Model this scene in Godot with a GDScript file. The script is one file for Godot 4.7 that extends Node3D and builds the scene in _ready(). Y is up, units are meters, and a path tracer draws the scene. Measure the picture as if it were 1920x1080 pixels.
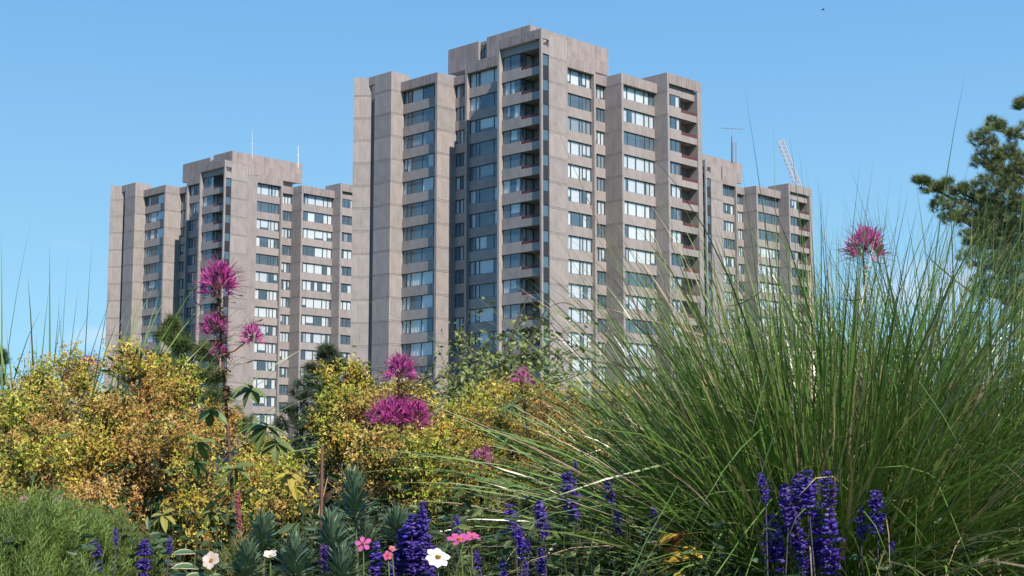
extends Node3D
# A flower bed at the photographer's feet and, beyond it, three concrete residential towers under a clear late-summer sky.

const LENS := 2750.0          # focal length in pixels of a 1920 x 1080 frame
const PITCH := 0.126234       # the camera looks up by 7.23 degrees
const EYE := 0.55             # the photographer crouches
const STOREY := 2.8

var rng := RandomNumberGenerator.new()
var mat := {}
var taken := {}
var shared := {}

# ------------------------------------------------------------------ helpers

class Buf:
	var v := PackedVector3Array()
	var n := PackedVector3Array()
	var c := PackedColorArray()
	var ix := PackedInt32Array()

	func tri(a: Vector3, b: Vector3, d: Vector3, col: Color) -> void:
		var nn := (d - a).cross(b - a)
		if nn.length_squared() < 1e-16:
			return
		nn = nn.normalized()
		var s := v.size()
		v.append(a); v.append(b); v.append(d)
		n.append(nn); n.append(nn); n.append(nn)
		c.append(col); c.append(col); c.append(col)
		ix.append(s); ix.append(s + 1); ix.append(s + 2)

	func quad(a: Vector3, b: Vector3, d: Vector3, e: Vector3, col: Color, col2 = null) -> void:
		var nn := (e - a).cross(b - a)
		if nn.length_squared() < 1e-18:
			nn = (d - a).cross(b - a)
		nn = nn.normalized() if nn.length_squared() > 1e-20 else Vector3.UP
		var s := v.size()
		v.append(a); v.append(b); v.append(d); v.append(e)
		for k in 4:
			n.append(nn)
		var far: Color = col if col2 == null else col2
		c.append(col); c.append(col); c.append(far); c.append(far)
		ix.append(s); ix.append(s + 1); ix.append(s + 2)
		ix.append(s); ix.append(s + 2); ix.append(s + 3)

	func box(lo: Vector3, hi: Vector3, col := Color.WHITE) -> void:
		var p := []
		for k in 8:
			p.append(Vector3(hi.x if k & 1 else lo.x, hi.y if k & 2 else lo.y, hi.z if k & 4 else lo.z))
		quad(p[4], p[6], p[7], p[5], col)
		quad(p[1], p[3], p[2], p[0], col)
		quad(p[5], p[7], p[3], p[1], col)
		quad(p[0], p[2], p[6], p[4], col)
		quad(p[2], p[3], p[7], p[6], col)
		quad(p[0], p[4], p[5], p[1], col)

	func tube(pts: Array, r0: float, r1: float, sides: int, col: Color, col1 = null) -> void:
		var last: Color = col if col1 == null else col1
		var m := pts.size()
		var s := v.size()
		for i in m:
			var t: Vector3 = (pts[mini(i + 1, m - 1)] - pts[maxi(i - 1, 0)])
			t = t.normalized() if t.length() > 1e-9 else Vector3.UP
			var a := t.cross(Vector3(0.31, 0.2, 0.93)).normalized()
			var b := t.cross(a)
			var f := float(i) / maxf(1.0, m - 1)
			for k in sides:
				var w := TAU * k / sides
				var o := a * cos(w) + b * sin(w)
				v.append(pts[i] + o * lerpf(r0, r1, f))
				n.append(o)
				c.append(col.lerp(last, f))
		for i in m - 1:
			for k in sides:
				var k2 := (k + 1) % sides
				var p := s + i * sides + k
				var q := s + i * sides + k2
				ix.append(p); ix.append(q + sides); ix.append(q)
				ix.append(p); ix.append(p + sides); ix.append(q + sides)

	# a ribbon that narrows to a tip: grass blades, straw
	func ribbon(pts: Array, side: Vector3, twist: float, w: float, col: Color, tip: Color, taper := 2.0) -> void:
		var m := pts.size()
		var s := v.size()
		for i in m:
			var f := float(i) / (m - 1)
			var t: Vector3 = (pts[mini(i + 1, m - 1)] - pts[maxi(i - 1, 0)]).normalized()
			var sd := side.rotated(t, twist * f)
			var nn := t.cross(sd).normalized()
			var hw := w * 0.5 * (1.0 - pow(f, taper)) * minf(1.0, 0.6 + f * 2.0)
			v.append(pts[i] - sd * hw); v.append(pts[i] + sd * hw)
			n.append(nn); n.append(nn)
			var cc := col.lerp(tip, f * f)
			c.append(cc); c.append(cc)
			if i:
				var q := s + i * 2
				ix.append(q - 2); ix.append(q - 1); ix.append(q + 1)
				ix.append(q - 2); ix.append(q + 1); ix.append(q)

	# a folded leaf with a midrib: base, direction, the way its face looks, length, width, droop
	func leaf(base: Vector3, dir: Vector3, face: Vector3, l: float, w: float, droop: float, col: Color, segs := 4, fold := 0.25, widest := 0.45) -> void:
		var side := dir.cross(face)
		if side.length() < 1e-5:
			side = dir.cross(Vector3(0.3, 0.4, 0.87))
		side = side.normalized()
		var p := base
		var d := dir.normalized()
		var up := side.cross(d).normalized()
		var prev := []
		for i in segs + 1:
			var f := float(i) / segs
			var hw := w * 0.5 * pow(sin(PI * pow(clampf(f, 0.015, 0.995), log(0.5) / log(widest))), 0.8)
			if i == segs:
				hw = w * 0.01
			var a := p - side * hw + up * hw * fold
			var b := p + side * hw + up * hw * fold
			if i:
				quad(prev[0], a, p, prev[1], col)
				quad(prev[1], p, b, prev[2], col)
			prev = [a, p, b]
			d = d.rotated(side, -droop / segs)
			up = side.cross(d).normalized()
			p += d * (l / segs)

	func blob(at: Vector3, along: Vector3, r: float, l: float, col: Color, sides := 5) -> void:
		var d := along.normalized()
		var a := d.cross(Vector3(0.41, 0.13, 0.9)).normalized()
		var b := d.cross(a)
		var s := v.size()
		for ring in [[0.0, 0.25], [0.3, 0.9], [0.7, 1.0], [1.0, 0.3]]:
			for k in sides:
				var w := TAU * k / sides
				var o := a * cos(w) + b * sin(w)
				v.append(at + d * (l * ring[0]) + o * (r * ring[1]))
				n.append((o + d * (ring[0] - 0.5)).normalized())
				c.append(col)
		for i in 3:
			for k in sides:
				var p := s + i * sides + k
				var q := s + i * sides + (k + 1) % sides
				ix.append(p); ix.append(q + sides); ix.append(q)
				ix.append(p); ix.append(p + sides); ix.append(q + sides)
		for k in range(1, sides - 1):
			ix.append(s); ix.append(s + k); ix.append(s + k + 1)
			ix.append(s + 3 * sides); ix.append(s + 3 * sides + k + 1); ix.append(s + 3 * sides + k)

	func mesh() -> ArrayMesh:
		var arr := []
		arr.resize(Mesh.ARRAY_MAX)
		arr[Mesh.ARRAY_VERTEX] = v
		arr[Mesh.ARRAY_NORMAL] = n
		arr[Mesh.ARRAY_COLOR] = c
		arr[Mesh.ARRAY_INDEX] = ix
		var m := ArrayMesh.new()
		m.add_surface_from_arrays(Mesh.PRIMITIVE_TRIANGLES, arr)
		return m


func numbered(called: String) -> String:
	if not taken.has(called):
		taken[called] = 0
		return called
	taken[called] += 1
	return "%s_%03d" % [called, taken[called]]


func thing(called: String, label: String, category: String, at := Vector3.ZERO, group := "") -> Node3D:
	var o := Node3D.new()
	o.name = numbered(called)
	add_child(o)
	o.position = at
	tag(o, label, category, group)
	return o


func tag(o: Node, label: String, category: String, group := "") -> void:
	o.set_meta("label", label)
	o.set_meta("category", category)
	if group:
		o.set_meta("group", group)


func part(parent: Node3D, called: String, m: Mesh, material: Material, t := Transform3D.IDENTITY) -> MeshInstance3D:
	var o := MeshInstance3D.new()
	o.name = called
	o.mesh = m
	o.material_override = material
	o.transform = t
	parent.add_child(o, true)
	return o


func structure(called: String, m: Mesh, material: Material) -> MeshInstance3D:
	var o := part(self, called, m, material)
	o.set_meta("kind", "structure")
	return o


func scatter(parent: Node3D, called: String, m: Mesh, material: Material, where: Array, tints: Array) -> MultiMeshInstance3D:
	var mm := MultiMesh.new()
	mm.transform_format = MultiMesh.TRANSFORM_3D
	mm.use_colors = true
	mm.mesh = m
	mm.instance_count = where.size()
	for i in where.size():
		mm.set_instance_transform(i, where[i])
		mm.set_instance_color(i, tints[i])
	var o := MultiMeshInstance3D.new()
	o.name = called
	o.multimesh = mm
	o.material_override = material
	o.set_meta("kind", "stuff")
	parent.add_child(o, true)
	return o


# the point of the place that stands at that spot of the frame, so many metres ahead
func spot(px: float, py: float, ahead: float) -> Vector3:
	var yy := 540.0 - py
	var fw := LENS * cos(PITCH) - yy * sin(PITCH)
	return Vector3((px - 960.0) / fw * ahead, EYE + (yy * cos(PITCH) + LENS * sin(PITCH)) / fw * ahead, -ahead)


func rnd(a: float, b: float) -> float:
	return rng.randf_range(a, b)


func dir_of(azimuth: float, rise: float) -> Vector3:
	return Vector3(cos(azimuth) * cos(rise), sin(rise), sin(azimuth) * cos(rise))


func lin(r: float, g: float, b: float) -> Color:
	return Color(r, g, b).linear_to_srgb()


func vary(c: Color, by: float) -> Color:
	var k := rnd(1.0 - by, 1.0 + by)
	return Color(c.r * k * rnd(0.94, 1.06), c.g * k, c.b * k * rnd(0.9, 1.1))


func toward(dir: Vector3, roll: float, size: Vector3, at: Vector3) -> Transform3D:
	var y := dir.normalized()
	var x := y.cross(Vector3(0.35, 0.12, 0.93)).normalized()
	var b := Basis(x, y, x.cross(y)) * Basis(Vector3.UP, roll)
	return Transform3D(b * Basis.from_scale(size), at)


func plain(color: Color, rough := 0.8, spec := 0.4) -> StandardMaterial3D:
	var m := StandardMaterial3D.new()
	m.albedo_color = color
	m.roughness = rough
	m.metallic_specular = spec
	m.cull_mode = BaseMaterial3D.CULL_DISABLED
	return m


func leafy(rough: float, spec: float, through: float) -> StandardMaterial3D:
	var m := plain(Color.WHITE, rough, spec)
	m.vertex_color_use_as_albedo = true
	if through > 0.0:
		m.backlight_enabled = true
		m.backlight = lin(through, through, through * 0.6)
	return m


func concrete(base: Color, seed_: int, streaky := false) -> StandardMaterial3D:
	if not shared.has("concrete_image"):
		var coarse := FastNoiseLite.new()
		coarse.seed = 11
		coarse.frequency = 0.012
		coarse.fractal_octaves = 4
		var fine := FastNoiseLite.new()
		fine.seed = 5
		fine.frequency = 0.09
		fine.fractal_octaves = 3
		var a := coarse.get_seamless_image(256, 256)
		var b := fine.get_seamless_image(256, 256)
		var s := FastNoiseLite.new()
		s.seed = 8
		s.frequency = 0.06
		var streak := s.get_seamless_image(256, 256)
		var im := Image.create(256, 256, false, Image.FORMAT_RGB8)
		for y in 256:
			for x in 256:
				var st: float = streak.get_pixel(x, (y / 16) % 256).r
				var k: float = 0.91 + 0.11 * a.get_pixel(x, y).r + 0.06 * (b.get_pixel(x, y).r - 0.5)
				var run: float = maxf(0.0, st - 0.58) * a.get_pixel((x + 90) % 256, y).r * 0.5
				k -= run
				im.set_pixel(x, y, Color(k, k * (1.0 - run * 0.08), k * (1.0 - run * 0.2)))
		shared["concrete_image"] = ImageTexture.create_from_image(im)
		var sm := Image.create(256, 256, false, Image.FORMAT_RGB8)
		for y in 256:
			for x in 256:
				var st2: float = streak.get_pixel(x, (y / 24) % 256).r
				var run2: float = maxf(0.0, st2 - 0.5) * a.get_pixel((x + 40) % 256, (y * 2) % 256).r * 0.75
				var k2: float = 0.90 + 0.13 * a.get_pixel(x, y).r + 0.06 * (b.get_pixel(x, y).r - 0.5) - run2
				sm.set_pixel(x, y, Color(k2, k2 * (1.0 - run2 * 0.1), k2 * (1.0 - run2 * 0.2)))
		shared["stained_image"] = ImageTexture.create_from_image(sm)
		var bm := Image.create(256, 256, false, Image.FORMAT_RGB8)
		for y in 256:
			for x in 256:
				var q: float = b.get_pixel(x, y).r
				bm.set_pixel(x, y, Color(q, q, q))
		shared["concrete_relief"] = ImageTexture.create_from_image(bm)
	var m := StandardMaterial3D.new()
	m.albedo_color = base
	m.albedo_texture = shared["stained_image" if streaky else "concrete_image"]
	m.uv1_triplanar = true
	m.uv1_scale = Vector3(0.19, 0.11, 0.19)
	m.uv1_offset = Vector3(0.37 * seed_, 0.21 * seed_, 0.53 * seed_)
	m.roughness = 0.92
	m.metallic_specular = 0.3
	m.heightmap_enabled = false
	return m


func make_materials() -> void:
	for k in 4:
		mat["concrete%d" % k] = concrete(lin([0.356, 0.385, 0.342, 0.37][k], [0.327, 0.352, 0.316, 0.336][k], [0.312, 0.335, 0.304, 0.318][k]), k)
	for k in 2:
		mat["stained%d" % k] = concrete(lin(0.33 + 0.025 * k, 0.292 + 0.022 * k, 0.278 + 0.02 * k), 5 + k, true)
	mat["roofing"] = plain(lin(0.16, 0.15, 0.14), 0.95, 0.2)
	mat["room"] = plain(lin(0.42, 0.39, 0.36), 0.95, 0.2)
	mat["frame"] = plain(lin(0.03, 0.034, 0.04), 0.5, 0.5)
	mat["rail"] = plain(lin(0.12, 0.045, 0.045), 0.6, 0.4)
	mat["steel"] = plain(lin(0.3, 0.3, 0.3), 0.5, 0.5)
	mat["white_paint"] = plain(lin(0.75, 0.74, 0.74), 0.6, 0.4)
	mat["rust_mast"] = plain(lin(0.22, 0.12, 0.1), 0.7, 0.4)
	var glass := StandardMaterial3D.new()
	glass.albedo_color = Color(0.62, 0.8, 0.9, 0.10)
	glass.transparency = BaseMaterial3D.TRANSPARENCY_ALPHA
	glass.roughness = 0.03
	glass.metallic = 0.16
	glass.cull_mode = BaseMaterial3D.CULL_DISABLED
	mat["glass"] = glass
	mat["curtain0"] = plain(lin(0.84, 0.84, 0.80), 0.95, 0.1)
	mat["curtain1"] = plain(lin(0.74, 0.75, 0.74), 0.95, 0.1)
	mat["curtain2"] = plain(lin(0.34, 0.33, 0.33), 0.95, 0.1)
	mat["blade"] = leafy(0.3, 0.6, 0.22)
	mat["leaf"] = leafy(0.5, 0.45, 0.3)
	mat["waxy"] = leafy(0.45, 0.5, 0.15)
	mat["petal"] = leafy(0.6, 0.35, 0.5)
	mat["capsule"] = leafy(0.75, 0.2, 0.18)
	mat["needle"] = leafy(0.55, 0.4, 0.1)
	mat["bark"] = leafy(0.9, 0.2, 0.0)
	mat["stem"] = leafy(0.7, 0.3, 0.0)


# ------------------------------------------------------------------ the towers

const SIDE_A := Basis(Vector3(0, 0, 1), Vector3(0, 1, 0), Vector3(-1, 0, 0))
const SIDE_B := Basis(Vector3(1, 0, 0), Vector3(0, 1, 0), Vector3(0, 0, 1))

var tw: Node3D
var rise := 0.0
var facing := SIDE_A
var corner := Vector3.ZERO


func block(w: float, h: float, d: float) -> ArrayMesh:
	var key := "block %.3f %.3f %.3f" % [w, h, d]
	if not shared.has(key):
		var b := Buf.new()
		b.box(Vector3(0, 0, -d), Vector3(w, h, 0))
		shared[key] = b.mesh()
	return shared[key]


func stone() -> Material:
	return mat["concrete%d" % rng.randi_range(0, 3)]


# a box in the tower's plan: u runs away along the shaded fronts, v along the sunlit ones, heights above the eye
func slab(called: String, u0: float, u1: float, v0: float, v1: float, h0: float, h1: float, m = null) -> MeshInstance3D:
	return part(tw, called, block(v1 - v0, h1 - h0, u1 - u0), stone() if m == null else m, Transform3D(Basis.IDENTITY, Vector3(v0, rise + h0, -u0)))


# start drawing on a front: side, the end that shows at the viewer's left hand
func front(side: Basis, u: float, v: float) -> void:
	facing = side
	corner = Vector3(v, 0, -u)


func stained() -> Material:
	return mat["stained%d" % rng.randi_range(0, 1)]


func place(s: float, h: float, out: float) -> Transform3D:
	return Transform3D(facing, corner + facing * Vector3(s, 0, out) + Vector3(0, rise + h, 0))


func fbox(parent: Node3D, called: String, s0: float, s1: float, h0: float, h1: float, out0: float, out1: float, m = null) -> MeshInstance3D:
	return part(parent, called, block(s1 - s0, h1 - h0, out1 - out0), stone() if m == null else m, place(s0, h0, out1))


# storey-high precast panels with a narrow band between each pair
func panels(s0: float, s1: float, thick: float, top: float, course: float) -> void:
	var gap := 0.035
	fbox(tw, "wall_panel", s0, s1, course + gap, top, -thick, 0.0)
	var h := course
	while h > -EYE:
		fbox(tw, "panel_band", s0, s1, h - 0.15, h, -thick, 0.0)
		var low := maxf(h - STOREY + gap, -EYE)
		if h - 0.15 - gap - low > 0.3:
			fbox(tw, "wall_panel", s0, s1, low, h - 0.15 - gap, -thick, 0.0)
		h -= STOREY
	fbox(tw, "inner_wall", s0 + 0.02, s1 - 0.02, -EYE, top - 0.1, -thick - 0.1, -0.05)


func frame_mesh(w: float, h: float, cuts: Array) -> ArrayMesh:
	var key := "frame %.3f %.3f %s" % [w, h, str(cuts)]
	if not shared.has(key):
		var b := Buf.new()
		b.box(Vector3(0, 0, -0.07), Vector3(w, 0.06, 0))
		b.box(Vector3(0, h - 0.07, -0.07), Vector3(w, h, 0))
		var all := [0.0] + cuts + [1.0]
		for k in all.size():
			var x: float = clampf(all[k] * w, 0.035, w - 0.035)
			b.box(Vector3(x - 0.035, 0.06, -0.072), Vector3(x + 0.035, h - 0.07, 0.003))
		shared[key] = b.mesh()
	return shared[key]


func pane_mesh() -> ArrayMesh:
	if not shared.has("pane"):
		var b := Buf.new()
		b.quad(Vector3(0, 0, 0), Vector3(0, 1, 0), Vector3(1, 1, 0), Vector3(1, 0, 0), Color.WHITE)
		shared["pane"] = b.mesh()
	return shared["pane"]


func curtain_mesh(kind: int) -> ArrayMesh:
	var key := "curtain %d" % kind
	if not shared.has(key):
		var b := Buf.new()
		var m := 26
		for i in m:
			var x0 := float(i) / m
			var x1 := float(i + 1) / m
			var z0 := 0.035 * sin(x0 * 40.0 + kind) + 0.015 * sin(x0 * 17.0 + kind * 2.0)
			var z1 := 0.035 * sin(x1 * 40.0 + kind) + 0.015 * sin(x1 * 17.0 + kind * 2.0)
			b.quad(Vector3(x0, 0, z0), Vector3(x0, 1, z0 * 0.7), Vector3(x1, 1, z1 * 0.7), Vector3(x1, 0, z1), Color.WHITE)
		shared[key] = b.mesh()
	return shared[key]


# a band window: its frame is the part, the panes and curtains are its pieces
func window(s0: float, w: float, h0: float, h: float, out: float, cuts: Array, cover := 0.62) -> void:
	var o := part(tw, "window", frame_mesh(w, h, cuts), mat["frame"], place(s0, h0, out))
	var all := [0.0] + cuts + [1.0]
	var wide := 0.0
	for k in all.size() - 1:
		wide = maxf(wide, (all[k + 1] - all[k]) * w)
	var mood := rng.randf()
	var cloth: Material = mat["curtain%d" % (0 if mood < 0.55 else 1 if mood < 0.9 else 2)]
	var open := rng.randf() < 0.16
	for k in all.size() - 1:
		var x0: float = all[k] * w + 0.035
		var x1: float = all[k + 1] * w - 0.035
		part(o, "pane" if (x1 - x0) > wide * 0.7 else "casement", pane_mesh(), mat["glass"], Transform3D(Basis.from_scale(Vector3(x1 - x0, h - 0.13, 1)), Vector3(x0, 0.06, -0.035)))
		if open or rng.randf() > cover:
			continue
		var share := 1.0 if rng.randf() < cover else rnd(0.3, 0.75)
		var shift := 0.0 if rng.randf() < 0.5 else (x1 - x0) * (1.0 - share)
		var drop := 0.0 if rng.randf() < 0.85 else rnd(0.2, 0.6)
		part(o, "curtain", curtain_mesh(rng.randi_range(0, 3)), cloth, Transform3D(Basis.from_scale(Vector3((x1 - x0) * share, h - 0.1 - drop, 1)), Vector3(x0 + shift, 0.03 + drop, -0.13)))


# a bay of band windows between spandrels, recessed behind the frame plane
func bay(w: float, recess: float, sill: float, parapet_top: float, parapet_low: float, cuts: Array, wall_back := 2.4, cover := 0.62) -> void:
	fbox(tw, "parapet", 0, w, parapet_low, parapet_top, -0.3, 0.0, stained())
	fbox(tw, "soffit", 0, w, parapet_low + 0.02, parapet_low + 0.4, -wall_back, -0.3)
	var h := sill
	var head := parapet_low + 0.02
	while h - 1.16 > -EYE:
		fbox(tw, "spandrel", 0.0, w, h - 1.16, h, -wall_back, -recess)
		window(0.0, w, h, head - h, -recess - 0.15, cuts, cover)
		head = h - 1.16
		h -= STOREY
	fbox(tw, "plinth", 0.0, w, -EYE - 2.0, maxf(head - 1.5, -EYE + 0.1), -wall_back, -recess)


func tower(label: String, where: Vector2, lower: float, notch: bool, salt: int) -> Node3D:
	rng.seed = 900 + salt
	tw = thing("apartment_tower", label, "tower", Vector3(where.x, 0, -where.y), "grey concrete apartment towers")
	tw.basis = Basis(Vector3(0.70091, 0, -0.71325), Vector3.UP, Vector3(0.71325, 0, 0.70091))
	rise = EYE - lower
	var foot := -EYE - 1.5
	# left wing: diagonal fin, slot, blank pier, window bay, pillar
	front(SIDE_A * Basis(Vector3.UP, deg_to_rad(45.0)), 29.74, -1.98)
	panels(0.0, 2.2, 0.6, 48.34, 46.1)
	front(SIDE_A, 27.29, -0.69)
	panels(0.0, 3.09, 0.3, 48.34, 46.1)
	slab("lintel", 27.29, 28.35, -0.69, -0.3, 47.3, 48.34)
	slab("slot_wall", 27.0, 31.0, 0.9, 3.2, foot, 48.0)
	front(SIDE_B, 24.2, -0.39)
	panels(0.0, 2.6, 0.3, 48.34, 46.1)
	slab("inner_wall", 24.52, 27.27, -0.3, 3.2, foot, 48.0)
	front(SIDE_A, 24.2, 0.82)
	bay(6.24, 0.4, 44.5, 47.23, 46.1, [0.12, 0.24, 0.55, 0.87])
	front(SIDE_B, 17.64, 0.82)
	panels(0.0, 4.9, 0.33, 47.23, 46.0)
	slab("inner_wall", 17.97, 28.0, 3.2, 12.0, foot, 46.8, mat["room"])
	# recess between the left wing and the middle block
	front(SIDE_A, 17.64, 3.45)
	bay(2.05, 0.3, 44.55, 47.1, 46.1, [0.36, 0.62])
	slab("fin", 15.27, 15.59, 3.39, 5.8, foot, 48.35)
	# middle block, shaded front
	front(SIDE_A, 15.27, 3.39)
	bay(5.2, 0.4, 45.35, 48.35, 47.1, [0.19, 0.31, 0.77])
	slab("side_wall", 7.7, 10.07, 3.39, 5.0, foot, 48.3)
	slab("side_wall", 6.81, 7.7, 1.0, 5.0, foot, 48.5)  # unseen step, added and sized to cast the slanting shadow on this bay
	slab("fin", 6.47, 6.79, 0.0, 5.0, foot, 48.56)
	slab("inner_wall", 7.2, 17.6, 5.8, 16.4, foot, 47.9, mat["room"])
	slab("inner_wall", 0.32, 6.46, 2.5, 3.94, foot, 47.9)
	# corner balconies
	front(SIDE_A, 6.47, 0.0)
	slab("corner_post", 0.0, 0.25, 0.0, 0.28, foot, 48.56)
	fbox(tw, "parapet", 0.0, 6.22, 47.5, 48.56, -0.16, 0.0, stained())
	fbox(tw, "back_wall", 0.0, 6.2, 46.6, 48.4, -0.62, -0.44)
	fbox(tw, "balcony_roof", 0.0, 6.2, 46.62, 46.9, -2.5, -0.62)
	var h := 44.93
	var head := 46.6
	while h - 1.3 > -EYE:
		front(SIDE_A, 6.47, 0.0)
		fbox(tw, "spandrel", 0.0, 2.95, h - 1.25, h, -2.5, -0.4)
		fbox(tw, "spandrel", 2.95, 6.2, h - 1.25, h - 0.38, -0.65, -0.4)
		fbox(tw, "balcony_floor", 2.95, 6.2, h - 1.25, h - 1.0, -2.5, -0.65)
		fbox(tw, "railing", 2.95, 6.2, h - 0.36, h - 0.04, -0.5, -0.45, mat["rail"])
		window(0.0, 2.95, h, head - h, -0.56, [0.42, 0.93], 0.5)
		front(SIDE_B, 3.52, 0.62)
		window(0.0, 1.85, h - 0.05, head - h + 0.04, 0.03, [0.36], 0.9)
		front(SIDE_B, 0.0, 0.28)
		window(0.0, 1.0, h - 0.45, 1.32, -0.1, [], 0.0)
		fbox(tw, "screen_panel", 0.0, 1.0, h - 1.9, h - 0.46, -0.2, -0.1, mat["frame"])
		head = h - 1.25
		h -= STOREY
	front(SIDE_B, 0.0, 0.28)
	fbox(tw, "screen_wall", 0.0, 1.0, 45.82, 46.65, -0.25, 0.0)
	fbox(tw, "screen_wall", 0.0, 1.0, 47.5, 48.5, -0.25, 0.0)
	# middle block, sunlit front
	front(SIDE_B, 0.0, 1.28)
	panels(0.0, 2.95, 0.3, 48.1, 45.7)
	slab("side_wall", 0.3, 7.0, 3.95, 4.22, foot, 48.05)
	slab("side_wall", 4.64, 7.0, 4.3, 9.4, foot, 48.0)
	front(SIDE_B, 4.64, 9.4)
	bay(4.64, 0.4, 45.3, 48.3, 47.02, [0.24, 0.57, 0.68, 0.83], 2.4, 0.9)
	slab("fin", 4.64, 7.0, 14.04, 14.36, foot, 48.3)
	# recess and right wing
	front(SIDE_B, 4.7, 14.36)
	bay(2.05, 0.3, 44.42, 47.2, 46.02, [0.4, 0.7], 2.4, 0.85)
	front(SIDE_A, 7.0, 16.41)
	panels(0.0, 4.61, 0.27, 47.23, 46.05)
	front(SIDE_B, 2.39, 16.68)
	bay(6.41, 0.4, 44.42, 47.23, 46.02, [0.1, 0.22, 0.46, 0.72, 0.86], 2.4, 0.88)
	front(SIDE_A, 4.8, 23.09)
	panels(0.0, 4.0, 0.27, 48.34, 46.05)
	slab("inner_wall", 4.79, 16.6, 16.69, 29.6, foot, 46.9, mat["room"])
	# end balconies
	front(SIDE_B, 0.8, 23.36)
	fbox(tw, "parapet", 0.0, 6.51, 47.07, 48.34, -0.16, 0.0, stained())
	fbox(tw, "back_wall", 0.0, 5.65, 45.87, 48.1, -0.62, -0.45)
	fbox(tw, "balcony_roof", 0.0, 5.65, 45.89, 46.2, -1.8, -0.62)
	slab("end_wall", 0.8, 4.8, 29.02, 29.87, foot, 47.05)
	slab("inner_wall", 2.6, 4.79, 23.38, 29.02, foot, 46.9)
	h = 44.4
	head = 45.9
	while h - 1.3 > -EYE:
		fbox(tw, "spandrel", 0.0, 2.55, h - 1.3, h, -1.8, -0.12)
		fbox(tw, "spandrel", 2.55, 5.66, h - 1.3, h - 0.5, -0.35, -0.12)
		fbox(tw, "balcony_floor", 2.55, 5.66, h - 1.3, h - 1.05, -1.8, -0.35)
		fbox(tw, "railing", 2.6, 5.6, h - 0.48, h - 0.12, -0.16, -0.1, mat["rail"])
		fbox(tw, "partition", 2.5, 2.6, h, head, -1.8, -0.3, mat["rail"])
		window(0.0, 2.5, h, head - h, -0.3, [0.3, 0.66], 0.6)
		head = h - 1.3
		h -= STOREY
	# penthouse set back behind the parapets
	front(SIDE_A, 22.43, 7.0)
	if notch:
		fbox(tw, "penthouse_wall", 0.0, 5.34, 49.1, 52.2, -0.4, 0.0, stained())
		fbox(tw, "penthouse_wall", 6.85, 14.13, 49.1, 52.35, -0.4, 0.04, stained())
		fbox(tw, "penthouse_wall", 5.34, 6.85, 49.1, 49.85, -0.4, -0.02, stained())
		fbox(tw, "penthouse_wall", 5.34, 6.85, 51.7, 52.15, -0.6, -0.42, stained())
		window(5.34, 1.51, 49.85, 1.85, -0.45, [0.34, 0.66], 0.0)
		fbox(tw, "inner_wall", 5.0, 7.2, 49.2, 52.0, -1.6, -1.2, mat["room"])
	else:
		fbox(tw, "penthouse_wall", 0.0, 7.9, 49.1, 52.2, -0.4, 0.0, stained())
		fbox(tw, "penthouse_wall", 8.9, 14.13, 49.1, 52.35, -0.4, 0.0, stained())
		fbox(tw, "penthouse_wall", 7.9, 8.9, 49.1, 51.5, -0.4, 0.0, stained())
		fbox(tw, "vent_recess", 7.9, 8.9, 51.5, 52.1, -1.3, -1.0)
	front(SIDE_B, 8.3, 7.4)
	fbox(tw, "penthouse_wall", 0.0, 13.54, 48.95, 52.3, -0.4, 0.0, stained())
	slab("roof_deck", 8.72, 22.4, 7.42, 20.9, 51.2, 51.8, mat["roofing"])
	slab("penthouse_floor", 8.72, 22.4, 7.42, 20.9, 49.15, 49.4)
	slab("inner_wall", 9.4, 16.6, 8.2, 16.3, 47.0, 49.3)
	slab("inner_wall", 9.4, 21.0, 8.2, 11.9, 46.6, 49.28)
	slab("inner_wall", 9.4, 16.5, 16.45, 19.8, 46.7, 49.29)
	return tw


func build_towers() -> void:
	tower("front concrete tower overlapping the other two, a window notch in its roof block", Vector2(3.18, 156.12), 0.0, true, 1)
	tower("farther concrete tower rising behind the pink spider flower and the pine", Vector2(-43.58, 218.47), 1.16, false, 2)
	tower("farther concrete tower showing beyond the tall grass, a crane above its roof", Vector2(28.91, 215.18), 1.86, false, 3)


# ------------------------------------------------------------------ plants

const GROUND_SINK := 0.03

# a blade's course: leaves the crown at a tilt, bends over as it rises
func blade_path(base: Vector3, az: float, tilt: float, l: float, bend: float, segs: int, sway := 0.0, kink := 2.0) -> Array:
	var pts := [base]
	var p := base
	for i in segs:
		var f := (i + 0.5) / segs
		var a := tilt * smoothstep(-0.05, 0.42, f) + bend * pow(f, 1.5)
		if f > kink:
			a += 1.1
		p += dir_of(az + sway * f, PI / 2 - a) * (l / segs)
		pts.append(p)
	return pts


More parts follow.
